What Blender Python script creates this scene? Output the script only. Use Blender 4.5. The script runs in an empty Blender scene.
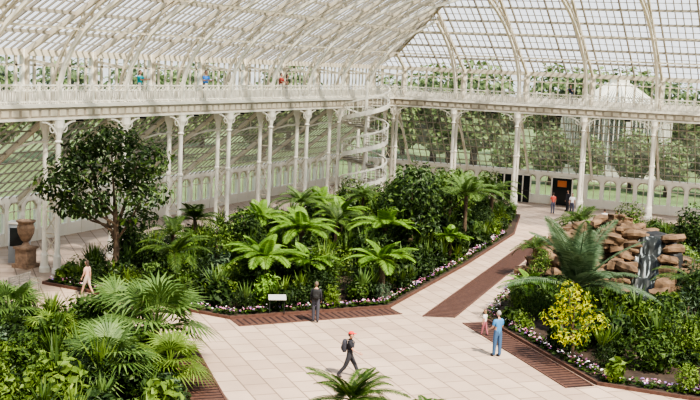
import bpy, math, numpy as np
from mathutils import Vector, Matrix
R=np.random.default_rng(7)
pi=math.pi
# ---------------------------------------------------------------- materials
def nmat(name):
    m=bpy.data.materials.new(name); m.use_nodes=True
    nt=m.node_tree
    return m,nt,nt.nodes['Principled BSDF'],nt.nodes['Material Output']
def flat(name,col,rough=.6,metal=0,noise=0.0,scale=5):
    m,nt,b,o=nmat(name)
    b.inputs['Roughness'].default_value=rough; b.inputs['Metallic'].default_value=metal
    b.inputs['Base Color'].default_value=(*col,1)
    if noise>0:
        tc=nt.nodes.new('ShaderNodeTexCoord'); n=nt.nodes.new('ShaderNodeTexNoise'); n.inputs['Scale'].default_value=scale
        n.inputs['Detail'].default_value=5
        r=nt.nodes.new('ShaderNodeValToRGB')
        r.color_ramp.elements[0].position=.3; r.color_ramp.elements[1].position=.7
        r.color_ramp.elements[0].color=(*[c*(1-noise) for c in col],1)
        r.color_ramp.elements[1].color=(*[min(1,c*(1+noise)) for c in col],1)
        nt.links.new(tc.outputs['Object'],n.inputs['Vector']); nt.links.new(n.outputs['Fac'],r.inputs['Fac'])
        nt.links.new(r.outputs['Color'],b.inputs['Base Color'])
    return m
def leafmat(name,c1,c2,c3=None,trans=.25):
    m,nt,b,o=nmat(name)
    g=nt.nodes.new('ShaderNodeNewGeometry'); r=nt.nodes.new('ShaderNodeValToRGB')
    r.color_ramp.elements[0].color=(*c1,1); r.color_ramp.elements[1].color=(*c2,1)
    if c3:
        e=r.color_ramp.elements.new(.85); e.color=(*c2,1); r.color_ramp.elements[-1].color=(*c3,1)
    nt.links.new(g.outputs['Random Per Island'],r.inputs['Fac'])
    nt.links.new(r.outputs['Color'],b.inputs['Base Color']); b.inputs['Roughness'].default_value=.5
    b.inputs['Specular IOR Level'].default_value=.3
    t=nt.nodes.new('ShaderNodeBsdfTranslucent'); nt.links.new(r.outputs['Color'],t.inputs['Color'])
    mx=nt.nodes.new('ShaderNodeMixShader'); mx.inputs[0].default_value=trans
    nt.links.new(b.outputs[0],mx.inputs[1]); nt.links.new(t.outputs[0],mx.inputs[2]); nt.links.new(mx.outputs[0],o.inputs[0])
    return m
def glassmat(name,fac=.07,tint=(.86,.9,.95),col=(.5,.55,.6)):
    m,nt,b,o=nmat(name)
    b.inputs['Base Color'].default_value=(*col,1); b.inputs['Roughness'].default_value=.12
    t=nt.nodes.new('ShaderNodeBsdfTransparent'); t.inputs['Color'].default_value=(*tint,1)
    n=nt.nodes.new('ShaderNodeTexNoise'); n.inputs['Scale'].default_value=.8
    tc=nt.nodes.new('ShaderNodeTexCoord'); nt.links.new(tc.outputs['Object'],n.inputs['Vector'])
    mr=nt.nodes.new('ShaderNodeMapRange'); mr.inputs['From Min'].default_value=.3; mr.inputs['From Max'].default_value=.7
    mr.inputs['To Min'].default_value=fac*.4; mr.inputs['To Max'].default_value=fac*1.6
    nt.links.new(n.outputs['Fac'],mr.inputs['Value'])
    mx=nt.nodes.new('ShaderNodeMixShader'); nt.links.new(mr.outputs[0],mx.inputs[0])
    nt.links.new(t.outputs[0],mx.inputs[1]); nt.links.new(b.outputs[0],mx.inputs[2]); nt.links.new(mx.outputs[0],o.inputs[0])
    return m
WHITE=flat('cream_paint',(.60,.53,.41),.45,0,.06,2)
WHITE2=flat('white_paint',(.80,.75,.64),.45)
BAR=flat('glazing_bar_paint',(.34,.30,.24),.5)
TRIM=flat('shaded_cream_trim',(.40,.34,.26),.55,0,.1,3)  # beige darkened to paint in the shading of the recessed fascia panels
GLASS=glassmat('roof_glass',.05,(.90,.94,1.0))
GLASSA=glassmat('aisle_glass',.25,(.85,.89,.92),(.60,.64,.66))
GLASSW=glassmat('window_glass',.10,(.80,.84,.87),(.35,.4,.42))
SOIL=flat('soil',(.05,.033,.022),.95,0,.4,3)
GRASS=flat('lawn_grass',(.16,.22,.08),.9,0,.3,.3)
BARK=flat('bark',(.10,.07,.045),.9,0,.4,8)
def rockmat():
    m=flat('rock',(.15,.095,.055),.9,0,.65,1.6)
    nt=m.node_tree; b=nt.nodes['Principled BSDF']; n=nt.nodes.new('ShaderNodeTexNoise'); n.inputs['Scale'].default_value=3; n.inputs['Detail'].default_value=8
    bp=nt.nodes.new('ShaderNodeBump'); bp.inputs['Strength'].default_value=.9; bp.inputs['Distance'].default_value=.2
    nt.links.new(n.outputs['Fac'],bp.inputs['Height']); nt.links.new(bp.outputs[0],b.inputs['Normal']); return m
ROCK=rockmat()
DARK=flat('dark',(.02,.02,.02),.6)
L_DK=leafmat('leaf_dark',(.015,.032,.009),(.042,.078,.018),(.09,.13,.035))
L_MD=leafmat('leaf_mid',(.034,.066,.013),(.08,.135,.026),(.15,.21,.05))
L_LT=leafmat('leaf_light',(.085,.14,.022),(.17,.25,.045),(.27,.34,.08))
L_FERN=leafmat('leaf_fern',(.10,.20,.028),(.22,.35,.065))
L_PALM=leafmat('leaf_palm',(.07,.13,.032),(.16,.24,.07))
L_CYC=leafmat('leaf_cycad',(.055,.10,.045),(.16,.22,.12))
L_YEL=leafmat('leaf_yellow',(.28,.34,.02),(.54,.50,.05))
L_BLUE=leafmat('leaf_bluegreen',(.055,.10,.055),(.15,.20,.12))
L_OUT=leafmat('leaf_outdoor',(.10,.15,.05),(.25,.32,.12))
F_WH=flat('petal_white',(.8,.74,.74),.6); F_PK=flat('petal_pink',(.58,.18,.32),.6); F_PU=flat('petal_purple',(.26,.13,.36),.6)
def paving():
    m,nt,b,o=nmat('stone_paving')
    tc=nt.nodes.new('ShaderNodeTexCoord'); mp=nt.nodes.new('ShaderNodeMapping')
    mp.inputs['Rotation'].default_value=(0,0,math.radians(45))
    br=nt.nodes.new('ShaderNodeTexBrick'); br.inputs['Scale'].default_value=1
    br.inputs['Color1'].default_value=(.43,.315,.235,1); br.inputs['Color2'].default_value=(.52,.395,.30,1); br.inputs['Mortar'].default_value=(.22,.155,.11,1)
    br.inputs['Mortar Size'].default_value=.026; br.inputs['Brick Width'].default_value=1.2; br.inputs['Row Height'].default_value=.9
    n=nt.nodes.new('ShaderNodeTexNoise'); n.inputs['Scale'].default_value=.5; n.inputs['Detail'].default_value=6
    r=nt.nodes.new('ShaderNodeValToRGB'); r.color_ramp.elements[0].color=(.75,.75,.75,1); r.color_ramp.elements[1].color=(1.12,1.12,1.12,1)
    mu=nt.nodes.new('ShaderNodeMixRGB'); mu.blend_type='MULTIPLY'; mu.inputs[0].default_value=1
    L=nt.links.new
    L(tc.outputs['Object'],mp.inputs[0]); L(mp.outputs[0],br.inputs[0]); L(tc.outputs['Object'],n.inputs['Vector']); L(n.outputs['Fac'],r.inputs[0])
    L(br.outputs['Color'],mu.inputs[1]); L(r.outputs[0],mu.inputs[2]); L(mu.outputs[0],b.inputs['Base Color']); b.inputs['Roughness'].default_value=.75
    return m
PAVE=paving()
GRILLE=flat('iron_grille_brown',(.105,.05,.034),.7,0,.3,6)
GRILL2=flat('iron_grille_gap',(.03,.014,.012),.8)
# ---------------------------------------------------------------- mesh builder
class MB:
    def __init__(s): s.v=[];s.f=[];s.m=[];s.mats=[]
    def mi(s,mat):
        if mat not in s.mats: s.mats.append(mat)
        return s.mats.index(mat)
    def add(s,vs,fs,mat):
        o=len(s.v); s.v.extend([tuple(p) for p in vs]); k=s.mi(mat)
        for f in fs: s.f.append(tuple(i+o for i in f)); s.m.append(k)
    def box(s,a,b,mat):
        x0,y0,z0=[min(a[i],b[i]) for i in range(3)]; x1,y1,z1=[max(a[i],b[i]) for i in range(3)]
        s.add([(x0,y0,z0),(x1,y0,z0),(x1,y1,z0),(x0,y1,z0),(x0,y0,z1),(x1,y0,z1),(x1,y1,z1),(x0,y1,z1)],
              [(0,3,2,1),(4,5,6,7),(0,1,5,4),(1,2,6,5),(2,3,7,6),(3,0,4,7)],mat)
    def beam(s,a,b,w,mat,h=None):
        a=Vector(a);b=Vector(b);d=b-a
        if d.length<1e-5:return
        d.normalize(); up=Vector((0,0,1)) if abs(d.z)<.99 else Vector((1,0,0))
        sd=d.cross(up).normalized(); u=sd.cross(d); h=h or w
        q=[sd*(w/2)*i+u*(h/2)*j for i,j in((-1,-1),(1,-1),(1,1),(-1,1))]
        s.add([a+k for k in q]+[b+k for k in q],[(0,1,2,3),(7,6,5,4),(0,4,5,1),(1,5,6,2),(2,6,7,3),(3,7,4,0)],mat)
    def path(s,pts,w,mat,h=None):
        for i in range(len(pts)-1): s.beam(pts[i],pts[i+1],w,mat,h)
    def tube(s,pts,rad,mat,n=8,cap=True):
        pts=[Vector(p) for p in pts]; vs=[];fs=[]
        if not hasattr(rad,'__len__'): rad=[rad]*len(pts)
        ref=Vector((0,0,1)) if abs((pts[-1]-pts[0]).normalized().z)<.9 else Vector((1,0,0))
        for i,p in enumerate(pts):
            d=(pts[min(i+1,len(pts)-1)]-pts[max(i-1,0)]).normalized()
            sd=d.cross(ref).normalized(); u=sd.cross(d)
            for k in range(n):
                a=2*pi*k/n; vs.append(p+(sd*math.cos(a)+u*math.sin(a))*rad[i])
        for i in range(len(pts)-1):
            for k in range(n): fs.append((i*n+k,i*n+(k+1)%n,(i+1)*n+(k+1)%n,(i+1)*n+k))
        if cap: fs.append(tuple(range(n-1,-1,-1))); fs.append(tuple((len(pts)-1)*n+k for k in range(n)))
        s.add(vs,fs,mat)
    def ell(s,c,r,mat,M=None,seg=12,rings=8,fn=None):
        vs=[];fs=[];c=Vector(c)
        for i in range(rings+1):
            th=pi*i/rings
            for k in range(seg):
                a=2*pi*k/seg; p=Vector((math.sin(th)*math.cos(a)*r[0],math.sin(th)*math.sin(a)*r[1],math.cos(th)*r[2]))
                if fn:p=fn(p)
                if M:p=M@p
                vs.append(c+p)
        for i in range(rings):
            for k in range(seg): fs.append((i*seg+k,(i+1)*seg+k,(i+1)*seg+(k+1)%seg,i*seg+(k+1)%seg))
        s.add(vs,fs,mat)
    def lathe(s,c,prof,mat,n=16):
        vs=[];fs=[]
        for r,z in prof:
            for k in range(n): a=2*pi*k/n; vs.append((c[0]+r*math.cos(a),c[1]+r*math.sin(a),c[2]+z))
        for i in range(len(prof)-1):
            for k in range(n): fs.append((i*n+k,i*n+(k+1)%n,(i+1)*n+(k+1)%n,(i+1)*n+k))
        fs.append(tuple(range(n-1,-1,-1))); fs.append(tuple((len(prof)-1)*n+k for k in range(n)))
        s.add(vs,fs,mat)
    def quads(s,Q,mat):
        o=len(s.v); s.v.extend(map(tuple,Q.reshape(-1,3).tolist())); k=s.mi(mat)
        for i in range(len(Q)): s.f.append((o+4*i,o+4*i+1,o+4*i+2,o+4*i+3)); s.m.append(k)
    def mesh(s,name,smooth=False):
        me=bpy.data.meshes.new(name); me.from_pydata(s.v,[],s.f)
        for m in s.mats: me.materials.append(m)
        me.polygons.foreach_set('material_index',s.m)
        if smooth: me.polygons.foreach_set('use_smooth',[True]*len(s.f))
        me.update(); return me
    def obj(s,name,loc=(0,0,0),rot=0,scale=1,smooth=False,parent=None):
        return put(s.mesh(name,smooth),name,loc,rot,scale,parent)
def put(me,name,loc=(0,0,0),rot=0,scale=1,parent=None):
    o=bpy.data.objects.new(name,me); bpy.context.scene.collection.objects.link(o)
    o.location=loc; o.rotation_euler=(0,0,rot); o.scale=(scale,)*3 if not hasattr(scale,'__len__') else scale
    if parent:o.parent=parent
    return o
# ---------------------------------------------------------------- site
CX,CY=-36.3,89.0   # inner corner of the gallery
S=5.6              # bay
def PL(s,t,z): return (CX+t,CY-s,z)
def PF(s,t,z): return (CX+s,CY-t,z)
LL,LF=62.0,42.0
GZ=8.7             # gallery deck
g=MB(); g.add([(-220,-60,-.12),(160,-60,-.12),(160,300,-.12),(-220,300,-.12)],[(0,1,2,3)],GRASS); g.obj('lawn')
WL,WF=7.5,4.6
f=MB(); f.box((CX-WL,-8,-.1),(CX+LF,CY+WF,0),PAVE); f.obj('floor')
def strip(name,q):
    m=MB(); a,b,c,d=[Vector((*p,0)) for p in q]
    m.add([p+Vector((0,0,.012)) for p in (a,b,c,d)],[(0,1,2,3)],GRILL2)
    n=int((b-a).length/.3)
    for i in range(n):
        t0=i/n; t1=(i+.68)/n
        p=[a.lerp(b,t0),a.lerp(b,t1),d.lerp(c,t1),d.lerp(c,t0)]
        m.add([k+Vector((0,0,.022)) for k in p],[(0,1,2,3)],GRILLE)
    for (e0,e1) in ((a,b),(d,c)):
        m.beam(e0+Vector((0,0,.02)),e1+Vector((0,0,.02)),.08,GRILLE,.03)
    m.obj(name)
strip('floor_grating',[(-22.9,39.8),(-17.9,46.1),(-18.8,46.9),(-23.8,40.6)])
strip('floor_grating',[(-16.9,46.2),(-19.1,73.5),(-17.9,73.8),(-15.6,46.8)])
strip('floor_grating',[(-14.9,46),(-8.4,38.5),(-7.6,39.3),(-14.1,46.8)])
strip('floor_grating',[(-22.8,36.1),(-14.6,26.7),(-15.4,25.9),(-23.6,35.4)])
BED={'centre':[(-35.2,41.8),(-23.9,40.7),(-18.9,47.0),(-19.5,60),(-20.6,74),(-23,84),(-35.0,84)],
 'near':[(-37,36.6),(-23.7,35.3),(-15.5,25.8),(-15.5,20),(-37,20)],
 'right':[(-14.0,46.9),(-7.5,39.5),(2,39.5),(2,77),(-13,78),(-17.0,70)],
 'front':[(-14,30),(-8.5,30),(-8.5,22),(-14,22)]}
for k,poly in BED.items():
    m=MB(); n=len(poly)
    A=[(*p,0) for p in poly]; B=[(*p,.1) for p in poly]
    m.add(A+B,[tuple(range(n,2*n))],SOIL)
    m.add(A+B,[(i,(i+1)%n,n+(i+1)%n,n+i) for i in range(n)],SOIL)
    for i in range(n): m.beam((*poly[i],.06),(*poly[(i+1)%n],.06),.09,GRILLE,.13)
    m.obj('planting_bed')
# ---------------------------------------------------------------- structure
RS=.62
def roofz(t): return 11.35+RS*(t+2.2)
TM=19.0
def arch_pts():
    return [(0,8.9),(.08,9.8),(.35,10.7),(.85,11.6),(1.6,12.5),(2.6,13.35),(3.9,14.2),(5.5,15.05),(7.5,15.9),(10,16.7),(13,17.4)]
def build_side(P,L,side,W,k_other):
    m=MB()
    s=-2.2;i=0
    while s<L:
        t1=min(TM,s)
        if t1>-2.1: m.beam(P(s,-2.2,roofz(-2.2)),P(s,t1,roofz(t1)),.11 if i%5==0 else .065,BAR,.16 if i%5==0 else .09)
        s+=.56;i+=1
    for i,t in enumerate(np.arange(-2.2,TM,.8)):
        big=i%2==0
        m.beam(P(t,t,roofz(t)-.06),P(L,t,roofz(t)-.06),.13 if big else .055,BAR,.18 if big else .055)
    for i in range(0,int(L/S)+1):
        s=i*S
        t1=min(TM,max(s,.0))
        m.beam(P(s,-2.2,roofz(-2.2)-.15),P(s,t1,roofz(t1)-.15),.18,WHITE,.26)
        if i>0:
            ap=arch_pts()
            a=[P(s,t,z) for t,z in ap if t<=s]; m.path(a,.20,WHITE2,.18)
            b=[P(s,t-.42*math.cos(j/10*1.0),z+.42*math.sin(j/10*1.3)) for j,(t,z) in enumerate(ap) if t<=s]; m.path(b,.14,WHITE,.13)
            for j in range(len(a)): m.beam(a[j],b[j],.07,WHITE)
            for j in range(1,len(a)-1): m.beam(a[j],b[j+1],.05,WHITE)
            for t,z in ap[4:]:
                if t<=s: m.beam(P(s,t,z),P(s,t-.3,roofz(t-.3)-.15),.09,WHITE)
        m.tube([P(s,-2.05,GZ+.01),P(s,-2.05,11.4)],.13,WHITE)
        m.beam(P(s,-2.1,10.9),P(s,.2,10.6),.1,WHITE,.14)
    m.beam(P(0,0,roofz(0)-.2),P(TM,TM,roofz(TM)-.2),.2,WHITE,.28)
    for z,t in ((12.5,1.5),(14.3,4.0)):
        m.beam(P(t,t,z),P(L,t,z),.09,WHITE,.12)
    m.obj('roof_frame')
    g=MB(); g.add([P(-2.2,-2.2,roofz(-2.2)+.04),P(L,-2.2,roofz(-2.2)+.04),P(L,TM,roofz(TM)+.04),P(TM,TM,roofz(TM)+.04)],[(0,1,2,3)],GLASS); g.obj('ceiling_glazing')
    # --- clerestory wall
    m=MB()
    m.box(P(-2.2,-2.15,GZ),P(L,-2.3,9.25),WHITE2)
    m.beam(P(-2.2,-2.2,11.25),P(L,-2.2,11.25),.22,WHITE,.35)
    m.beam(P(-2.2,-2.2,10.6),P(L,-2.2,10.6),.10,WHITE,.09)
    s=-2.2;i=0
    while s<L:
        m.box(P(s,-2.15,9.2),P(s+(.16 if i%2==0 else .08),-2.26,11.1),WHITE); s+=.7;i+=1
    for i in range(0,int(L/S)+1): m.box(P(i*S-.25,-2.08,GZ),P(i*S+.25,-2.34,11.4),WHITE2)
    m.obj('wall_clerestory_'+side)
    g=MB(); g.add([P(-2.2,-2.2,9.2),P(L,-2.2,9.2),P(L,-2.2,11.2),P(-2.2,-2.2,11.2)],[(0,1,2,3)],GLASSW); g.obj('window_clerestory_'+side)
    # --- gallery deck, fascia
    m=MB()
    m.box(P(0,.1,GZ-.14),P(L,-2.3,GZ),TRIM)
    m.box(P(-2.2,-.1,GZ-.14),P(0,-2.3,GZ),TRIM)
    m.box(P(0,.04,8.0),P(L,-.10,GZ-.14),TRIM)
    m.box(P(0,.16,GZ-.14),P(L,-.12,GZ+.05),WHITE2)
    m.box(P(0,.10,7.92),P(L,-.12,8.04),WHITE2)
    m.box(P(0,-.75,8.0),P(L,-.88,GZ-.14),TRIM)
    s=.2
    while s<L:
        m.box(P(s,.08,8.14),P(s+.5,.03,8.44),WHITE); s+=.7
    m.obj('gallery_walkway')
    m=MB(); RT=9.66
    m.beam(P(0,0,RT),P(L,0,RT),.10,WHITE2,.08)
    m.beam(P(0,0,RT-.27),P(L,0,RT-.27),.05,WHITE2); m.beam(P(0,0,8.85),P(L,0,8.85),.07,WHITE2)
    s=.1;i=0
    while s<L:
        m.beam(P(s,0,8.75),P(s,0,RT-.27),.045,WHITE2)
        if i%2==0: m.beam(P(s,0,RT-.27),P(s+.34,0,RT-.02),.035,WHITE2); m.beam(P(s+.34,0,RT-.27),P(s,0,RT-.02),.035,WHITE2)
        if i%8==0: m.beam(P(s,0,8.75),P(s,0,RT+.16),.12,WHITE2)
        s+=.175;i+=1
    m.obj('gallery_railing')
    # --- columns
    for i in range(0,int(L/S)+1):
        s=i*S; m=MB()
        for t in (0,-.82):
            x,y,_=P(s,t,0)
            m.lathe((x,y,0),[(.27,0),(.27,.25),(.2,.32),(.2,.9),(.16,1.0),(.14,1.1),(.13,4.2),(.18,4.25),(.18,4.35),(.13,4.4),(.13,6.7),(.2,6.8),(.13,6.9),(.2,7.3),(.3,7.55),(.3,7.91)],WHITE2,12)
        for z in np.arange(.9,7.9,1.15):
            m.beam(P(s,0,z),P(s,-.82,z),.07,WHITE)
            if z<3.6 or z>6.4:
                m.beam(P(s,0,z),P(s,-.82,min(7.9,z+1.1)),.05,WHITE); m.beam(P(s,-.82,z),P(s,0,min(7.9,z+1.1)),.05,WHITE)
        for sg in (-1,1):
            pts=[P(s+sg*(1.3*(1-math.cos(a))),0,6.6+1.25*math.sin(a)) for a in np.linspace(0,pi/2,8)]
            if i>0 or sg>0:
                m.path(pts,.09,WHITE2); m.beam(pts[3],P(s+sg*.1,0,7.85),.05,WHITE)
                m.beam(P(s+sg*.12,0,7.3),P(s+sg*.9,0,7.85),.04,WHITE)
                cc=P(s+sg*.45,0,7.5); ring=[(cc[0]+(P(1,0,0)[0]-P(0,0,0)[0])*.22*math.cos(a),cc[1]+(P(1,0,0)[1]-P(0,0,0)[1])*.22*math.cos(a),cc[2]+.22*math.sin(a)) for a in np.linspace(0,2*pi,11)]
                m.path(ring,.045,WHITE2)
        m.obj('gallery_column')
    # --- aisle lean-to
    ti=-.9; zi=7.95; ze=2.75
    lz=lambda t: zi+(ze-zi)*((-t)-.9)/(W-.9)
    kk=W/k_other
    m=MB(); s=-k_other
    while s<L:
        t1=min(ti,s*kk)
        if t1>-W+.1: m.beam(P(s,-W,ze),P(s,t1,lz(t1)),.055,BAR,.08)
        s+=.62
    for q in np.linspace(0,1,9):
        t=-W+q*(W-.9); m.beam(P(t/kk,t,lz(t)-.05),P(L,t,lz(t)-.05),.07,BAR,.08)
    for i in range(int(L/S)+1):
        s=i*S
        m.beam(P(s,-W,ze-.1),P(s,ti,zi-.1),.16,WHITE,.22)
        a=[P(s,-W+W*.9*(q),ze-.5+(zi-ze-.7)*math.sin(q*pi/2)) for q in np.linspace(0,1,9)]
        m.path(a,.1,WHITE2)
        for j in range(1,8,2):
            q=j/8; t=-W+W*.9*q; m.beam(a[j],P(s,t,lz(t)-.1),.05,WHITE)
    m.beam(P(-k_other,-W,ze),P(ti,ti,zi),.14,WHITE,.2)
    m.obj('aisle_roof_frame')
    g=MB(); g.add([P(-k_other,-W,ze+.06),P(L,-W,ze+.06),P(L,ti,zi+.06),P(ti,ti,zi+.06)],[(0,1,2,3)],GLASSA); g.obj('ceiling_aisle_glazing')
    # --- outer wall with arched windows
    m=MB()
    m.box(P(-k_other,-W,0),P(L,-W-.25,.75),WHITE2)
    m.box(P(-k_other,-W+.05,2.5),P(L,-W-.3,2.85),WHITE2)
    s=-k_other;i=0
    while s<L-1.4:
        m.box(P(s-.16,-W+.04,0),P(s+.16,-W-.28,2.6),WHITE2)
        c=s+.7
        a=[P(c+.54*math.cos(q),-W-.05,1.95+.54*math.sin(q)) for q in np.linspace(0,pi,9)]
        m.path(a,.1,WHITE)
        for sg in (-1,1):
            vs=[P(c+sg*.54,-W,2.55)]+[P(c+sg*.54*math.cos(q),-W,1.95+.54*math.sin(q)) for q in np.linspace(0,pi/2,6)]
            m.add(vs,[tuple(range(len(vs)))],WHITE2)
        m.beam(P(c,-W-.05,.75),P(c,-W-.05,2.5),.06,WHITE); m.beam(P(s,-W-.05,1.95),P(s+1.4,-W-.05,1.95),.06,WHITE)
        s+=1.4;i+=1
    m.obj('wall_'+side)
    g=MB(); g.add([P(-k_other,-W-.12,.7),P(L,-W-.12,.7),P(L,-W-.12,2.5),P(-k_other,-W-.12,2.5)],[(0,1,2,3)],GLASSW); g.obj('window_'+side)
build_side(PL,LL,'left',WL,WF)
build_side(PF,LF,'far',WF,WL)
DDARK=flat('dark_glass_and_doorway',(.02,.025,.025),.2); ORANGE=flat('orange_board',(.50,.16,.05),.6)
def door(x0,x1,mat,name,sign=False):
    m=MB(); y=CY+WF-.17
    m.box((x0,y,0),(x1,y+.1,2.35),mat)
    for x in ((x0,x1) if sign else (x0,(x0+x1)/2,x1)): m.box((x-.06,y-.05,0),(x+.06,y+.02,2.45),WHITE2)
    m.box((x0-.06,y-.05,2.35),(x1+.06,y+.02,2.48),WHITE2)
    if sign: m.box((x0+.5,y-.04,1.6),(x1-.5,y-.01,2.15),ORANGE)
    else: m.box((x0-.06,y-.05,1.0),(x1+.06,y+.02,1.06),DARK)
    m.obj(name)
door(-27.9,-26.5,DDARK,'door_1'); door(-26.2,-24.8,DDARK,'door_2'); door(-22.9,-21.1,DDARK,'doorway_dark',True)  # last one is a dark slab standing in for a shaded open doorway
def lamp(loc):
    m=MB(); m.tube([(0,0,0),(0,0,-.35)],.02,DARK,6)
    m.lathe((0,0,-.8),[(.24,0),(.26,.08),(.2,.28),(.1,.42),(.05,.47)],DARK,12); m.lathe((0,0,-.83),[(.1,0),(.2,.02),(.2,.04)],WHITE2,12)
    m.obj('pendant_lamp',loc)
for s in (14,19.6,25.2,30.8,36.4,42): lamp(PL(s+.6,-.45,8.56))
for s in (8.4,14,19.6,25.2): lamp(PF(s+.6,-.45,8.56))
# ---------------------------------------------------------------- spiral stair
def spiral(loc):
    m=MB(); N=46; Rr=1.8; turns=3.1; H=GZ
    m.tube([(0,0,0),(0,0,H+1.3)],.13,WHITE2,12)
    for i in range(N):
        a=2*pi*turns*i/N; a2=2*pi*turns*(i+1.15)/N; z=H*(i+1)/N
        vs=[]
        for zz in (z-.05,z):
            for aa,r in ((a,.1),(a,Rr),(a2,Rr),(a2,.1)): vs.append((r*math.cos(aa),r*math.sin(aa),zz))
        m.add(vs,[(3,2,1,0),(4,5,6,7),(0,1,5,4),(1,2,6,5),(2,3,7,6),(3,0,4,7)],BAR)
        for q in (0,.5):
            aa=a+(a2-a)*q/1.15; x,y=Rr*math.cos(aa),Rr*math.sin(aa); zq=z+q*H/N
            m.beam((x,y,zq),(x,y,zq+1),.035,WHITE2)
    for off,w,h in ((-.12,.07,.34),(1.0,.1,.12)):
        pts=[(Rr*math.cos(2*pi*turns*q),Rr*math.sin(2*pi*turns*q),H*q+off+.1) for q in np.linspace(0,1,90)]
        m.path(pts,w,WHITE2,h)
    return m.obj('spiral_staircase',loc,rot=.6)
spiral((-34.3,78.4,0.1))
# ---------------------------------------------------------------- planting helpers
def leafquads(rng,c,r,n,L,asp=.45,up=.35,lo=.5):
    d=rng.normal(size=(n,3)); d/=np.linalg.norm(d,axis=1)[:,None]
    rad=rng.uniform(lo,1,n)[:,None]; p=np.array(c)+d*np.array(r)*rad
    p[:,2]=np.maximum(p[:,2],.12)
    nr=d+rng.normal(size=(n,3))*.45+np.array([0,0,up]); nr/=np.linalg.norm(nr,axis=1)[:,None]
    t=np.cross(nr,rng.normal(size=(n,3))); t/=np.linalg.norm(t,axis=1)[:,None]+1e-6
    b=np.cross(nr,t); l=(L*rng.uniform(.65,1.3,n))[:,None]
    Q=np.stack([p-t*l/2,p+b*l*asp/2,p+t*l/2-nr*l*.18,p-b*l*asp/2],1)
    return Q
def frond(m,o,az,L,e0,droop,leaf,nl,w,mat,sag=.5,vshape=.25):
    o=Vector(o); pts=[o]; seg=10; hz=Vector((math.cos(az),math.sin(az),0))
    for i in range(seg):
        e=e0-droop*((i+.5)/seg)**1.3
        pts.append(pts[-1]+(hz*math.cos(e)+Vector((0,0,1))*math.sin(e))*L/seg)
    m.tube(pts,[.03*(1-i/(seg+2))*max(.6,L/2) for i in range(seg+1)],mat,4)
    side=Vector((-hz.y,hz.x,0)); Q=[]
    for i in range(nl):
        q=.12+.88*(i+.5)/nl; k=q*seg; j=min(int(k),seg-1); fr=k-j
        p=pts[j].lerp(pts[j+1],fr); T=(pts[j+1]-pts[j]).normalized(); N=side.cross(T)
        if N.z<0:N=-N
        ll=leaf*(math.sin(pi*min(1,max(0.05,(q*.9+.1))**(.8)))**.6+.12)
        for sg in (-1,1):
            D=(side*sg*.85+T*(.35+.5*q)+N*vshape+Vector((0,0,-sag*.4))).normalized()
            mid=p+D*ll*.45; tip=p+D*ll+Vector((0,0,-sag*ll*.35))
            Q.append([p,mid+T*w/2,tip,mid-T*w/2])
    m.quads(np.array([[list(v) for v in q] for q in Q]),mat)
def fern(seed,trunk,n,L,leaf=.42,w=.085,mat=L_FERN,nl=26,e=(.25,.85),dr=(.9,1.5),tr=.13):
    r=np.random.default_rng(seed); m=MB()
    if trunk>0: m.tube([(0,0,-.1),(.04,0,trunk*.5),(0,0,trunk)],[tr*1.2,tr,tr*.9],BARK,8)
    for i in range(n):
        az=2*pi*i/n*1.0+r.uniform(-.25,.25)
        frond(m,(0,0,trunk),az,L*r.uniform(.8,1.1),r.uniform(*e),r.uniform(*dr),leaf,nl,w,mat)
    for i in range(max(3,n//4)): frond(m,(0,0,trunk),r.uniform(0,6.3),L*.7,1.2,.8,leaf*.8,nl,w,mat)
    return m
def fanpalm(seed,trunk,n,L,rf,mat=L_PALM,nseg=17):
    r=np.random.default_rng(seed); m=MB()
    if trunk>0:m.tube([(0,0,-.1),(0,0,trunk)],[.16,.13],BARK,8)
    for i in range(n):
        az=2*pi*i*.618+r.uniform(-.2,.2); el=r.uniform(-.2,1.25)
        D=Vector((math.cos(az)*math.cos(el),math.sin(az)*math.cos(el),math.sin(el))); l=L*r.uniform(.7,1.1)
        p=Vector((0,0,trunk))+D*l; m.tube([(0,0,trunk),p],[.03,.02],mat,4)
        side=Vector((-math.sin(az),math.cos(az),0)); F=(D+Vector((0,0,-.35))).normalized(); Q=[]
        for k in range(nseg):
            a=-1.9+3.8*k/(nseg-1); d=(F*math.cos(a)+side*math.sin(a)).normalized()
            ee=side*math.cos(a)-F*math.sin(a); tip=p+d*rf*(1-.12*abs(a))+Vector((0,0,-.22*rf)); mid=p+d*rf*.45
            Q.append([list(p),list(mid+ee*rf*.04),list(tip),list(mid-ee*rf*.04)])
        m.quads(np.array(Q),mat)
    return m
def tree(seed,h,blobs,nleaf,leaf,mat,mat2,trunk_r=.14,asp=.45,bark=BARK):
    r=np.random.default_rng(seed); m=MB(); th=h
    m.tube([(0,0,-.1),(.05,.03,th*.35),(-.05,0,th*.7)],[trunk_r*1.3,trunk_r,trunk_r*.7],bark,8)
    for (c,rr) in blobs:
        c=Vector(c); st=Vector((0,0,th*r.uniform(.35,.65)))
        m.tube([st,st.lerp(c,.5)+Vector((0,0,-.15)),c],[trunk_r*.5,trunk_r*.35,.03],bark,5)
        n=int(nleaf*rr[0]*rr[1]); m.quads(leafquads(r,c,rr,n,leaf,asp),mat)
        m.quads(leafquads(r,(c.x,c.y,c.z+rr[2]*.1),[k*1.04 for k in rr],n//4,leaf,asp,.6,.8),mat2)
    return m
def inpoly(x,y,p):
    c=False;n=len(p)
    for i in range(n):
        x1,y1=p[i];x2,y2=p[(i+1)%n]
        if (y1>y)!=(y2>y) and x<(x2-x1)*(y-y1)/(y2-y1)+x1: c=not c
    return c
def edged(x,y,p):
    d=9e9;n=len(p)
    for i in range(n):
        a=np.array(p[i]);b=np.array(p[(i+1)%n]);q=np.array((x,y));t=np.clip(np.dot(q-a,b-a)/np.dot(b-a,b-a),0,1)
        d=min(d,np.linalg.norm(q-a-(b-a)*t))
    return d
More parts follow.
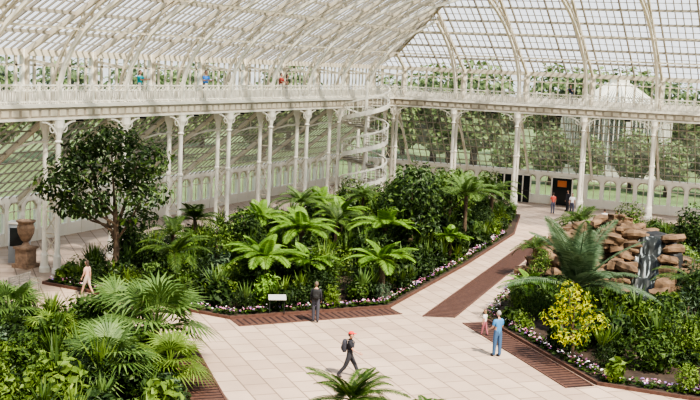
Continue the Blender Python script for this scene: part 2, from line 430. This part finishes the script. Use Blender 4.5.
def underplant(name,poly,box,n,seed,hmax,clear=(),wts=(.43,.27,.13,.04,.06,.01,.06),dens=1.0,low=None):
    r=np.random.default_rng(seed); m=MB(); mats=[L_DK,L_MD,L_LT,L_FERN,L_PALM,L_LT,L_BLUE]; pl=[];tries=0
    while len(pl)<n and tries<n*30:
        tries+=1
        x=r.uniform(box[0],box[1]);y=r.uniform(box[2],box[3])
        if not inpoly(x,y,poly):continue
        e=edged(x,y,poly)
        if e<.45: continue
        if any((x-cx)**2+(y-cy)**2<cr*cr for cx,cy,cr in clear):continue
        R0=min(e*.85,r.uniform(.5,1.5)); h=min(hmax*r.uniform(.35,1),.5+e*.9)
        if low and low[0]<x<low[1] and low[2]<y<low[3]: h=min(h,.9)
        if any((x-a)**2+(y-b)**2<(.45*(R0+c))**2 for a,b,c in pl):continue
        pl.append((x,y,R0))
        mat=mats[r.choice(len(mats),p=wts)]
        L=r.choice([.14,.22,.34]); asp=r.choice([.28,.45,.6])
        for _ in range(3):
            c=(x+r.uniform(-.4,.4)*R0,y+r.uniform(-.4,.4)*R0,h*r.uniform(.35,.62)); rr=(R0*.7,R0*.7,h*.48)
            m.quads(leafquads(r,c,rr,int(dens*115*R0*(1+h*.6)*(.24/L)**.9),L,asp),mat)
        if r.uniform()<.5:
            k=26; az=r.uniform(0,2*pi,k); ln=r.uniform(.6,1.1,k)*(.6+h*.4); el=r.uniform(.7,1.45,k); Q=[]
            for a_,l_,e_ in zip(az,ln,el):
                b0=np.array([x,y,h*.55]); d=np.array([math.cos(a_)*math.cos(e_),math.sin(a_)*math.cos(e_),math.sin(e_)]); sd=np.array([-math.sin(a_),math.cos(a_),0])*.045
                Q.append([b0,b0+d*l_*.5+sd,b0+d*l_,b0+d*l_*.5-sd])
            m.quads(np.array(Q),mats[r.choice([1,2,4])])
    m.obj(name)
underplant('shrub_underplanting',BED['centre'],(-35,-18,40,85),310,3,2.6,clear=[(-24.6,54.8,1.8),(-34.2,78.6,2.4)])
underplant('shrub_underplanting',BED['near'],(-37,-15,24,37),130,5,2.2)
underplant('shrub_underplanting',BED['right'],(-18,0,39,78),210,9,2.1,clear=[(-11.0,60.5,4.6),(-8.8,57,2.4)],low=(-15.5,-5.5,49.5,58))
underplant('shrub_underplanting',BED['front'],(-14,-8.5,25,30),14,11,1.0)
FERN=[fern(1,1.75,15,1.75).mesh('tree_fern'),fern(2,2.2,17,1.95,.46).mesh('tree_fern'),fern(3,1.4,13,1.5).mesh('tree_fern')]
for x,y,k,s in [(-24.5,44.8,0,1.15),(-25.8,51.2,1,1.12),(-23.3,46.9,2,1.15),(-20.3,49.2,2,1.25),(-22.7,55.2,1,1.1),(-26.8,48.2,2,1.1),(-20.5,60,2,1.0),(-30.5,55,1,1),(-31,64,1,1.0),(-27.6,60,1,1.0),(-25,64,1,.95)]:
    put(FERN[k],'tree_fern',(x,y,.05),R.uniform(0,6),s)
DP=[fern(11,3.2,16,2.2,.55,.06,L_PALM,28,(.3,1.1),(1.0,1.7),.11).mesh('palm_tree'),fern(12,2.2,14,2.0,.5,.06,L_MD,26,(.2,1.0),(1.0,1.6),.11).mesh('palm_tree')]
for x,y,k,s in [(-20.6,62.8,0,1.15),(-28.2,42.8,1,.95),(-29.4,58,0,.9),(-31.8,48,1,.9),(-28.8,66,0,.8),(-24.5,70,0,.95),(-22.5,74.5,1,1.2),(-26.5,57,1,1),(-33,52,1,1.0),(-26,77,0,.9)]:
    put(DP[k],'palm_tree',(x,y,.05),R.uniform(0,6),s)
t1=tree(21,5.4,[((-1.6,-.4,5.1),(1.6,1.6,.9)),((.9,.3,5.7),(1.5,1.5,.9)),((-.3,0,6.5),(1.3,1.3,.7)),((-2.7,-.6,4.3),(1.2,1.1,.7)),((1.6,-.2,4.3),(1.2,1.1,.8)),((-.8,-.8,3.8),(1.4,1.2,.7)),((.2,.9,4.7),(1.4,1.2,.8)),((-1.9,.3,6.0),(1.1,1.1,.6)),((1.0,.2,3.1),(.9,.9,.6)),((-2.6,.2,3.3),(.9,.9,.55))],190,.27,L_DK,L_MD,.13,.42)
t1.obj('broadleaf_tree',(-31.5,42.6,.05),0,1.12)
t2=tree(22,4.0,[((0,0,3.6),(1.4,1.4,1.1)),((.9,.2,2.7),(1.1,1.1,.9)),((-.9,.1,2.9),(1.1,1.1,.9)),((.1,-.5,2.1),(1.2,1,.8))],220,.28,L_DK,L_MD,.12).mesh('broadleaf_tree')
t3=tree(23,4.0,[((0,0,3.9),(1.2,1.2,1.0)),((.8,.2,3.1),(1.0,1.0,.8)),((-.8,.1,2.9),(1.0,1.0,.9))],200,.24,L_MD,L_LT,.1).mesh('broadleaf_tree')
for x,y,me,s in [(-22.0,57.3,t2,1.2),(-23.1,61,t2,1.2),(-31.0,69,t3,.75),(-26,73,t2,.85),(-23,67,t3,1.05),(-28.5,47,t3,.7),(-33,45.5,t2,.7),(-24.5,80,t3,.8),(-30.5,73.5,t2,.6),(-15.6,68.5,t3,.5),(-13.5,54,t3,.5),(-26.3,67.5,t2,.9),(-29.5,51.5,t2,.7)]:
    put(me,'broadleaf_tree',(x,y,.05),R.uniform(0,6),s)
FP=[fanpalm(31,1.0,26,1.0,1.15).mesh('fan_palm'),fanpalm(32,.7,18,.8,.9,L_LT).mesh('fan_palm')]
for x,y,k,s in [(-22.6,33.1,0,1.3),(-25.0,34.2,0,1.05),(-20.4,30.8,1,1.05),(-26.6,32.2,1,.9),(-29.5,33.2,0,.9),(-21.4,28.8,0,1.0)]:
    put(FP[k],'fan_palm',(x,y,.05),R.uniform(0,6),s)
cy=fern(41,1.9,18,3.5,.75,.075,L_CYC,40,(.3,1.45),(.45,1.1),.2); cy.obj('cycad',(-10.1,47.0,.05),1.0,1.05)
put(DP[1],'palm_tree',(-5.5,50,.05),1,1.0)
put(FERN[2],'tree_fern',(-13.0,50,.05),1,.9)
put(DP[1],'palm_tree',(-15.2,59,.05),2,.7)
ty=tree(42,2.2,[((0,0,2.3),(.85,.85,.5)),((.6,.3,1.6),(.7,.7,.4)),((-.6,-.1,1.7),(.7,.7,.4)),((0,-.5,1.1),(.7,.6,.35)),((-.3,.2,2.75),(.5,.5,.3))],300,.17,L_YEL,L_LT,.05,.4); ty.obj('golden_shrub',(-9.0,41.7,.05),0,1.08)
tc_=tree(43,2.6,[((0,0,1.3),(.8,.8,1.1)),((.1,0,2.2),(.5,.5,.8))],420,.2,L_BLUE,L_BLUE,.08,.12).mesh('conifer_shrub')
for x,y,s in [(-6.2,54.5,1.2),(-5.2,45,1.0),(-5.6,58,1.3)]: put(tc_,'conifer_shrub',(x,y,.05),1,s)
put(t2,'broadleaf_tree',(-4.8,48.5,.05),2,.75)
fg=fern(51,1.35,18,1.75,.36,.05,L_MD,34,(.0,1.0),(.8,1.5)); fg.obj('tree_fern',(-12.7,28.9,.05),.4)
fern(52,1.1,12,1.0,.3,.07,L_MD,18).obj('tree_fern',(-10.4,29.4,.05),.4)
fern(53,1.0,10,.8,.3,.07,L_LT,18).obj('tree_fern',(-9.2,29.5,.05),.4)
def flowers(poly_line,n,seed,w=.45):
    r=np.random.default_rng(seed); m=MB()
    for i in range(len(poly_line)-1):
        a=np.array(poly_line[i]);b=np.array(poly_line[i+1]); l=np.linalg.norm(b-a); k=int(n*l)
        d=(b-a)/l; nn=np.array([-d[1],d[0]])
        t=r.uniform(0,1,k)[:,None]; p=a+(b-a)*t+nn*r.uniform(0,1,k)[:,None]*w
        for mat,fr,L,z in ((L_MD,.4,.2,.28),(L_DK,.3,.2,.25),(F_WH,.14,.11,.42),(F_PK,.16,.11,.4),(F_PU,.1,.11,.38)):
            ix=r.uniform(size=k)<fr; q=p[ix]; c=np.column_stack([q,r.uniform(z-.14,z,len(q))])
            if len(q)==0: continue
            Q=leafquads(r,(0,0,0),(0,0,0),len(q),L,.9,2.0); Q=Q-Q.mean(1)[:,None,:]+c[:,None,:]
            m.quads(Q,mat)
    m.obj('flower_border')
flowers([(-35,41.95),(-24,40.9),(-19.1,47.0),(-19.7,60),(-20.8,73)],60,1)
flowers([(-17.0,70),(-13.9,47)],30,2,-.5); flowers([(-13.8,46.95),(-7.4,39.7),(0,39.7)],70,3,.6); flowers([(-37,36.3),(-23.9,35.1),(-15.7,25.8)],20,4,-.5)
# ---------------------------------------------------------------- rock cascade
def rocks():
    r=np.random.default_rng(5); m=MB()
    def rock(x,y,z,s):
        ph=r.uniform(0,6,6)
        def fn(p):
            k=1+.24*math.sin(p.x/s*3+ph[0])+.2*math.sin(p.y/s*4+ph[1])+.15*math.sin(p.z/s*5+ph[2])+.14*math.sin((p.x+p.y)/s*7+ph[3])
            return Vector((p.x*k,p.y*k,max(-.4*s,min(.42*s,p.z*k*1.15))))
        m.ell((x,y,z),(s,s*r.uniform(.7,1),s*r.uniform(.5,.8)),ROCK,Matrix.Rotation(r.uniform(0,6),3,'Z')@Matrix.Rotation(r.uniform(-.35,.35),3,'X'),11,8,fn)
    for i in range(380):
        a=r.uniform(0,2*pi); q=r.uniform(0,1)**.55
        x=-11.2+4.8*q*math.cos(a); y=60.8+4.6*q*math.sin(a)
        if abs(x+8.9)<.75 and y<59.6: continue
        z=3.6*(1-q**1.8)**.8*r.uniform(.4,1)+.1
        rock(x,y,z,r.uniform(.22,.6))
    for z,y in ((2.9,59.3),(2.4,58.9),(1.9,58.3),(1.4,57.9),(.9,57.4),(.4,56.8)):
        rock(-9.95,y,z,.55); rock(-7.85,y,z,.55)
    m.ell((-8.9,60.4,1.2),(1.6,1.5,1.9),DARK)  # black ellipsoid painted as the shade in the recess behind the water
    m.obj('rock_cascade',smooth=False)
    wm,nt,b,o=nmat('falling_water')
    tc=nt.nodes.new('ShaderNodeTexCoord'); mp=nt.nodes.new('ShaderNodeMapping'); mp.inputs['Scale'].default_value=(6,3,.5)
    n=nt.nodes.new('ShaderNodeTexNoise'); n.inputs['Scale'].default_value=1; rp=nt.nodes.new('ShaderNodeValToRGB')
    rp.color_ramp.elements[0].position=.54; rp.color_ramp.elements[1].position=.72
    rp.color_ramp.elements[0].color=(.02,.022,.018,1); rp.color_ramp.elements[1].color=(.45,.5,.5,1)
    nt.links.new(tc.outputs['Object'],mp.inputs[0]);nt.links.new(mp.outputs[0],n.inputs['Vector']);nt.links.new(n.outputs['Fac'],rp.inputs[0]);nt.links.new(rp.outputs[0],b.inputs['Base Color']); b.inputs['Roughness'].default_value=.35
    w=MB(); prof=[(60.3,2.9),(59.2,2.85),(58.9,2.4),(58.85,2.0),(58.4,1.85),(58.2,1.4),(58.1,.9),(57.6,.8),(57.4,.17),(55.2,.15)]
    vs=[];fs=[]
    for i,(y,z) in enumerate(prof):
        for j in range(9): vs.append((-9.65+j*.19+.08*math.sin(i*2+j),y+.14*math.sin(j*2.3+i),z))
    for i in range(len(prof)-1):
        for j in range(8): fs.append((i*9+j,i*9+j+1,(i+1)*9+j+1,(i+1)*9+j))
    w.add(vs,fs,wm); w.obj('waterfall',smooth=True)
rocks()
put(FERN[2],'tree_fern',(-12.6,61.8,1.9),1,.55); put(FERN[2],'tree_fern',(-14.0,63.8,.3),1,.8); put(t3,'broadleaf_tree',(-11.5,67,.05),2,.8); put(t2,'broadleaf_tree',(-7.6,66.5,.05),2,.85); put(DP[1],'palm_tree',(-14.5,67,.05),2,1.0)
# ---------------------------------------------------------------- props
TERRA=flat('terracotta_stone',(.27,.18,.12),.85,0,.25,6)
def urn(loc):
    m=MB(); m.box((-.5,-.5,0),(.5,.5,.2),TERRA); m.box((-.38,-.38,.2),(.38,.38,1.0),TERRA); m.box((-.46,-.46,1.0),(.46,.46,1.12),TERRA)
    m.lathe((0,0,1.12),[(.3,0),(.2,.1),(.13,.22),(.26,.36),(.42,.7),(.46,1.0),(.38,1.2),(.52,1.34),(.5,1.38),(.35,1.3)],TERRA,20)
    m.obj('stone_urn',loc,smooth=False)
urn((-38.7,44.6,0))
WOOD=flat('bench_wood',(.30,.27,.23),.8,0,.2,9)
def bench(loc,rot):
    m=MB()
    for i in range(5): m.box((-.9,-.25+i*.11,.42),(.9,-.16+i*.11,.46),WOOD)
    for i in range(4): m.box((-.9,.3,.52+i*.11),(.9,.33,.6+i*.11),WOOD)
    for x in (-.85,0,.85):
        m.box((x-.03,-.25,0),(x+.03,-.19,.42),WOOD); m.box((x-.03,.27,0),(x+.03,.33,.95),WOOD)
    for x in (-.88,.88): m.box((x-.03,-.25,.62),(x+.03,.3,.66),WOOD); m.box((x-.03,-.25,.4),(x+.03,-.2,.64),WOOD)
    m.obj('garden_bench',loc,rot)
bench((-34.2,39.4,0),pi*.55)
SIGN=flat('sign_panel',(.36,.36,.33),.4)
def sign(loc,rot):
    m=MB(); m.box((-.35,0,0),(-.31,.04,.75),DARK); m.box((.31,0,0),(.35,.04,.75),DARK)
    m.add([(-.4,-.12,.65),(.4,-.12,.65),(.4,.12,.85),(-.4,.12,.85),(-.4,-.1,.62),(.4,-.1,.62),(.4,.14,.82),(-.4,.14,.82)],[(0,1,2,3),(7,6,5,4),(0,4,5,1),(1,5,6,2),(2,6,7,3),(3,7,4,0)],SIGN)
    m.obj('information_sign',loc,rot)
sign((-22.5,42.45,.1),.6)
m=MB(); m.box((-.5,-.4,0),(.5,.4,2.1),flat('kiosk_grey',(.35,.37,.38),.5)); m.box((-.42,-.42,.9),(.42,-.4,1.9),DDARK); m.box((-.55,-.45,2.1),(.55,.45,2.2),WHITE2); m.obj('display_cabinet',(-40.0,45.6,0),.5)
# ---------------------------------------------------------------- outdoors
ot=tree(61,8,[((0,0,7.5),(3.6,3.6,2.8)),((2,1,5.5),(2.6,2.6,2)),((-2,-1,5.2),(2.8,2.8,2)),((0,1,3.6),(3,3,1.8))],48,.7,L_OUT,L_OUT,.3,.7).mesh('outdoor_tree')
for i in range(44):
    if i<18: x=CX-24-R.uniform(0,18); y=32+i*5.6+R.uniform(-2,2); s=R.uniform(.85,1.2)
    else:
        x=CX-16+(i-18)*3.4+R.uniform(-1,1); y=CY+26+R.uniform(0,20); s=R.uniform(.85,1.25)
        if -36<x<-8: y=140+R.uniform(0,10)
    put(ot,'outdoor_tree',(x,y,-.12),R.uniform(0,6),s)
for x,y,s in [(-31,108,.5),(-27.5,111,.58),(-23.5,110,.52),(-19.5,112,.6),(-15.5,109,.55),(-12,113,.6),(-8,110,.55)]: put(ot,'outdoor_tree',(x,y,-.12),R.uniform(0,6),s)
def pavilion(loc):
    m=MB(); Rr=6; n=8
    def c(r,z,k): a=2*pi*(k+.5)/n; return (r*math.cos(a),r*math.sin(a),z)
    for k in range(n):
        m.add([c(Rr,0,k),c(Rr,0,k+1),c(Rr,1.5,k+1),c(Rr,1.5,k)],[(0,1,2,3)],WHITE2)
        m.add([c(Rr,1.5,k),c(Rr,1.5,k+1),c(Rr,7.5,k+1),c(Rr,7.5,k)],[(0,1,2,3)],GLASSW)
        m.add([c(Rr,7.5,k),c(Rr,7.5,k+1),c(1.2,10.6,k+1),c(1.2,10.6,k)],[(0,1,2,3)],GLASSA)
        m.beam(c(Rr,0,k),c(Rr,7.5,k),.4,WHITE2); m.beam(c(Rr,7.5,k),c(1.2,10.6,k),.3,WHITE2); m.beam(c(Rr,7.5,k),c(Rr,7.5,k+1),.5,WHITE2); m.beam(c(1.2,10.6,k),c(1.2,10.6,k+1),.2,WHITE2)
        for q in np.linspace(.1,.9,8):
            A=Vector(c(Rr,7.5,k)).lerp(Vector(c(Rr,7.5,k+1)),q);B=Vector(c(1.2,10.6,k)).lerp(Vector(c(1.2,10.6,k+1)),q); m.beam(A,B,.14,WHITE2)
            m.beam((A.x,A.y,1.5),A,.1,WHITE2)
    m.lathe((0,0,10.5),[(1.1,0),(1.1,.7),(.2,1.1),(.05,1.6)],WHITE2,8)
    m.obj('octagonal_pavilion',loc)
pavilion((-23.5,124,-.12))
# ---------------------------------------------------------------- people
SKIN=flat('skin',(.48,.28,.2),.55); EYE=flat('eye_white',(.8,.8,.78),.3); LIP=flat('lips',(.42,.15,.13),.5)
SHOE=flat('shoe',(.05,.04,.04),.5)
_mc={}
def cm(c,n='cloth'):
    k=(n,tuple(c))
    if k not in _mc:_mc[k]=flat(n,c,.8,0,.08,20)
    return _mc[k]
def person(name,loc,head,H=1.75,shirt=(.1,.1,.1),pants=(.05,.05,.06),hair=(.06,.04,.03),thigh=(0,0),knee=(0,0),arm=(0,0),elbow=(.2,.2),abd=.12,shorts=False,cap=None,pack=None,lean=0,female=False,tilt=0,longhair=False,sleeve=False):
    k=H/1.75; V=Vector
    def rx(v,a): return Matrix.Rotation(a,3,'X')@V(v)
    J={}
    J['pel']=V((0,0,.95)); 
    up=lambda l: rx((0,0,l),-lean)
    J['sp']=J['pel']+up(.2); J['ch']=J['pel']+up(.38); J['nb']=J['pel']+up(.52); J['nk']=J['pel']+up(.61)
    sw=.175 if not female else .155
    for i,sg in enumerate((-1,1)):
        J['sh%d'%i]=J['ch']+up(.09)+V((sg*sw,0,0))
        a=arm[i]
        d=Matrix.Rotation(sg*-abd,3,'Y')@rx((0,0,-1),a)
        J['el%d'%i]=J['sh%d'%i]+d*.29
        d2=Matrix.Rotation(sg*-abd*.4,3,'Y')@rx((0,0,-1),a+elbow[i]); J['wr%d'%i]=J['el%d'%i]+d2*.25; J['hd%d'%i]=d2
        J['hp%d'%i]=V((sg*.095,0,.90))
        e=rx((0,0,-1),thigh[i]); J['kn%d'%i]=J['hp%d'%i]+e*.43
        e2=rx((0,0,-1),thigh[i]-knee[i]); J['an%d'%i]=J['kn%d'%i]+e2*.40
        J['to%d'%i]=J['an%d'%i]+rx((0,.17,-.045),(thigh[i]-knee[i])*.5)
    minz=min(J['an0'].z,J['an1'].z)-.07
    sk=[('pel','sp','T'),('sp','ch','T'),('ch','nb','T'),('nb','nk','S')]
    for i in '01': sk+=[('ch','sh'+i,'T'),('sh'+i,'el'+i,'T'),('el'+i,'wr'+i,'F'),('pel','hp'+i,'P'),('hp'+i,'kn'+i,'P'),('kn'+i,'an'+i,'C'),('an'+i,'to'+i,'B')]
    names=[n for n in J.keys() if not n.startswith('hd')]
    rad={'pel':(.15,.115),'sp':(.135,.10),'ch':(.16,.115),'nb':(.075,.07),'nk':(.055,.055),'sh':(.068,.068),'el':(.046,.046),'wr':(.031,.028),'hp':(.095,.095),'kn':(.062,.062),'an':(.043,.045),'to':(.042,.032)}
    me=bpy.data.meshes.new('sk'); me.from_pydata([J[n] for n in names],[(names.index(a),names.index(b)) for a,b,_ in sk],[])
    ob=bpy.data.objects.new('sk',me); bpy.context.scene.collection.objects.link(ob)
    sm=ob.modifiers.new('s','SKIN'); sm.branch_smoothing=.4
    sd=ob.modifiers.new('d','SUBSURF'); sd.levels=1; sd.render_levels=1
    for j,n in enumerate(names):
        q=me.skin_vertices[0].data[j]; q.radius=rad[n.rstrip('01')]; q.use_root=(n=='pel')
    dg=bpy.context.evaluated_depsgraph_get(); ev=bpy.data.meshes.new_from_object(ob.evaluated_get(dg))
    bpy.data.objects.remove(ob)
    b=MB(); ms=cm(shirt); mp=cm(pants); skin=SKIN
    pick={'T':ms,'S':skin,'F':ms if sleeve else skin,'P':mp,'C':skin if shorts else mp,'B':SHOE}
    vs=[v.co.copy() for v in ev.vertices]; vn=[v.normal.copy() for v in ev.vertices]
    cloth=[0]*len(vs); cnt=[0]*len(vs); fm=[]
    for p in ev.polygons:
        c=p.center; best=None;bd=9
        for a,bb,l in sk:
            A=J[a];B=J[bb];t=max(0,min(1,(c-A).dot(B-A)/(B-A).length_squared)); d=(c-A.lerp(B,t)).length
            if l=='T' and a.startswith('sh') and t>.75 and not sleeve: l2='F'
            else: l2=l
            if a=='pel' and bb=='sp' and t<.25: l2='P'
            if a in('hp0','hp1') and shorts and t>.92:l2='C'
            if d<bd: bd=d;best=l2
        fm.append(pick[best])
        for vi in p.vertices: cnt[vi]+=1; cloth[vi]+= pick[best] is not skin
    vs=[v+n*(.014 if cloth[i]==cnt[i] else 0) for i,(v,n) in enumerate(zip(vs,vn))]
    b.v.extend([tuple(v) for v in vs])
    for p,mt in zip(ev.polygons,fm): b.f.append(tuple(p.vertices)); b.m.append(b.mi(mt))
    hc=J['nk']+up(.10)+V((0,.02,0)); M=Matrix.Rotation(-tilt-lean*.4,3,'X')
    def hf(p):
        q=p.z/.12
        if q<0: p=V((p.x*(1+.28*q),p.y*(1+.12*q)+.012*(-q),p.z))
        return p
    b.ell(hc,(.078,.097,.12),skin,M,16,12,hf)
    hp=lambda x,y,z:hc+M@V((x,y,z))
    b.ell(hp(0,.1,-.012),(.013,.02,.022),skin,M,8,6)
    for sg in(-1,1):
        b.ell(hp(sg*.031,.086,.012),(.014,.01,.008),EYE,M,8,6); b.ell(hp(sg*.031,.095,.012),(.006,.004,.006),DARK,M,6,5)
        b.ell(hp(sg*.031,.088,.031),(.018,.008,.004),cm(hair,'hair'),M,6,5)
        b.ell(hp(sg*.079,.0,-.003),(.01,.02,.03),skin,M,8,6)
    b.ell(hp(0,.088,-.052),(.023,.01,.008),LIP,M,8,5)
    hm=cm(hair,'hair')
    def hair_f(p):
        if p.y>.03 and p.z<.045: p=V((p.x*.9,.03,p.z))
        if p.z<-.06: p=V((p.x,p.y,-.06))
        return p
    b.ell(hp(0,-.012,.018),(.088,.1,.118),hm,M,16,10,hair_f)
    if longhair: b.ell(hp(0,-.06,-.09),(.085,.05,.16),hm,M,12,8)
    if cap:
        c=cm(cap,'cap')
        def cf(p): return V((p.x,p.y,max(p.z,-.0)))
        b.ell(hp(0,0,.05),(.096,.112,.088),c,M,16,10,cf); b.ell(hp(0,.13,.052),(.07,.075,.01),c,M,12,6)
    for i,sg in enumerate((-1,1)):
        w=J['wr%d'%i]; d=J['hd%d'%i].normalized(); fw=V((0,1,0)); fw=(fw-d*fw.dot(d)).normalized(); inn=d.cross(fw)
        if inn.x*sg>0: inn=-inn
        Mx=Matrix((inn,fw,d)).transposed()
        b.ell(w+d*.045,(.016,.04,.055),skin,Mx,10,6)
        for j,(off,l) in enumerate(((.029,.07),(.01,.08),(-.01,.074),(-.029,.058))):
            p0=w+d*.075+fw*off; p1=p0+d*l*.5+inn*.006; p2=p1+(d*.8+inn*.6).normalized()*l*.3; p3=p2+(d*.5+inn*.85).normalized()*l*.25
            b.tube([p0,p1,p2,p3],[.0095,.009,.008,.006],skin,6)
        p0=w+d*.02+fw*.03; p1=p0+(fw*.8+d*.6).normalized()*.04; p2=p1+(fw*.3+d*.9+inn*.3).normalized()*.03
        b.tube([p0,p1,p2],[.012,.010,.007],skin,6)
    if pack:
        c=cm(pack,'pack'); ctr=J['pel']+up(.30)+V((0,-.2,0))
        def bf(p):
            f=lambda a,r: math.copysign(abs(a/r)**.5*r,a) if a else 0
            return V((f(p.x,.16),f(p.y,.09),f(p.z,.23)))
        b.ell(ctr,(.16,.09,.23),c,Matrix.Rotation(-lean,3,'X'),14,10,bf)
        b.ell(ctr+V((0,-.09,-.07)),(.11,.04,.1),c,Matrix.Rotation(-lean,3,'X'),14,10)
        for sg in(-1,1):
            sx=sg*.12; b.path([J['pel']+up(.5)+V((sx,-.12,0)),J['ch']+up(.155)+V((sx,0,0)),J['ch']+up(.06)+V((sx,.13,0)),J['sp']+V((sg*.14,.11,0)),J['sp']+V((sg*.16,-.08,-.06))],.045,c,.02)
    b.v=[(x*k,y*k,(z-minz)*k) for x,y,z in b.v]
    return b.obj(name,loc,head,smooth=True)
AW=math.radians(24)
person('man_with_backpack',(-20.5,42.3,.02),AW,1.78,(.03,.03,.035),(.06,.06,.075),arm=(.1,.1),elbow=(.5,.5),pack=(.02,.02,.02),hair=(.15,.11,.08),sleeve=True,thigh=(.05,-.05))
person('man_in_red_cap',(-15.7,35.4,0),AW-pi/2-.1,1.76,(.02,.02,.025),(.035,.035,.04),thigh=(.5,-.35),knee=(.1,.35),arm=(-.35,.45),elbow=(.4,.7),cap=(.75,.04,.03),pack=(.04,.04,.05))
person('man_in_blue_shirt',(-11.9,41.3,0),AW+.5,1.84,(.07,.22,.42),(.06,.12,.22),thigh=(.08,-.06),arm=(.2,.1),elbow=(.9,1.1),hair=(.3,.27,.25))
person('child_in_white',(-13.4,44.4,0),AW+.9,1.12,(.7,.66,.62),(.35,.12,.14),thigh=(.2,-.2),knee=(0,.1),hair=(.25,.15,.08),longhair=True,female=True)
person('woman_walking',(-31.9,41.0,0),AW+1.2,1.68,(.5,.32,.26),(.42,.34,.28),thigh=(.3,-.25),knee=(0,.3),arm=(.2,-.2),female=True,longhair=True,shorts=True)
GP=lambda s,t=-.55:PL(s,t,GZ)
person('woman_at_railing',GP(37.3,-.42),-pi/2,1.78,(.02,.36,.42),(.1,.1,.14),female=True,arm=(.9,.9),elbow=(.9,.9),longhair=True)
person('man_at_railing',GP(30.1),-pi/2-.4,1.85,(.03,.16,.45),(.1,.1,.1),arm=(.5,.5),elbow=(1.3,1.3))
person('visitor_on_gallery',GP(20.1),-pi/2,1.8,(.35,.06,.04),(.1,.1,.1),arm=(.6,.6),elbow=(1,1))
person('visitor_on_gallery',GP(19.2),-pi/2+.5,1.74,(.12,.09,.07),(.1,.1,.14),female=True,longhair=True)
x,y,z=PF(15.4,-.75,GZ); person('man_leaning_on_railing',(x,y,z),pi,1.8,(.03,.045,.09),(.06,.07,.12),lean=.35,arm=(1.0,1.0),elbow=(.9,.9))
person('visitor_at_entrance',(-19.8,88.0,0),pi+.3,1.72,(.75,.75,.72),(.1,.1,.14),thigh=(.2,-.2))
person('visitor_at_entrance',(-21.2,87.3,0),.5,1.7,(.5,.1,.07),(.1,.1,.14))
person('visitor_at_entrance',(-20.6,89.9,0),2.5,1.75,(.04,.04,.05),(.05,.05,.06),sleeve=True)
person('visitor_by_rocks',(-15.4,79.2,0),.4,1.72,(.7,.68,.65),(.15,.2,.3)); person('visitor_by_rocks',(-14.6,79.6,0),2.4,1.66,(.5,.3,.3),(.1,.1,.14),female=True,longhair=True)
# ---------------------------------------------------------------- light, world, camera
w=bpy.data.worlds.new('sky'); bpy.context.scene.world=w; w.use_nodes=True
bg=w.node_tree.nodes['Background']
tc=w.node_tree.nodes.new('ShaderNodeTexCoord'); sp=w.node_tree.nodes.new('ShaderNodeSeparateXYZ'); rp=w.node_tree.nodes.new('ShaderNodeValToRGB')
rp.color_ramp.elements[0].color=(1,.99,.97,1); rp.color_ramp.elements[1].color=(.72,.84,1,1)
w.node_tree.links.new(tc.outputs['Generated'],sp.inputs[0]); w.node_tree.links.new(sp.outputs['Z'],rp.inputs[0]); w.node_tree.links.new(rp.outputs[0],bg.inputs[0])
bg.inputs[1].default_value=1.4
sl=bpy.data.lights.new('sun','SUN'); sl.energy=8.0; sl.angle=math.radians(2.5); sl.color=(1,.92,.80)
so=bpy.data.objects.new('sun',sl); bpy.context.scene.collection.objects.link(so); so.rotation_euler=(math.radians(38),0,math.radians(60)); so.location=(0,0,60)
try: bpy.context.scene.view_settings.look='AgX - High Contrast'
except Exception: pass
cd=bpy.data.cameras.new('camera'); co=bpy.data.objects.new('camera',cd); bpy.context.scene.collection.objects.link(co)
cd.lens=56.06; cd.sensor_width=36; cd.clip_end=800
Mx=Matrix.Rotation(math.radians(24.27),4,'Z')@Matrix.Rotation(math.radians(90-7.04),4,'X')@Matrix.Rotation(math.radians(2.49),4,'Z')
co.matrix_world=Matrix.Translation((0,0,11.3))@Mx
bpy.context.scene.camera=co
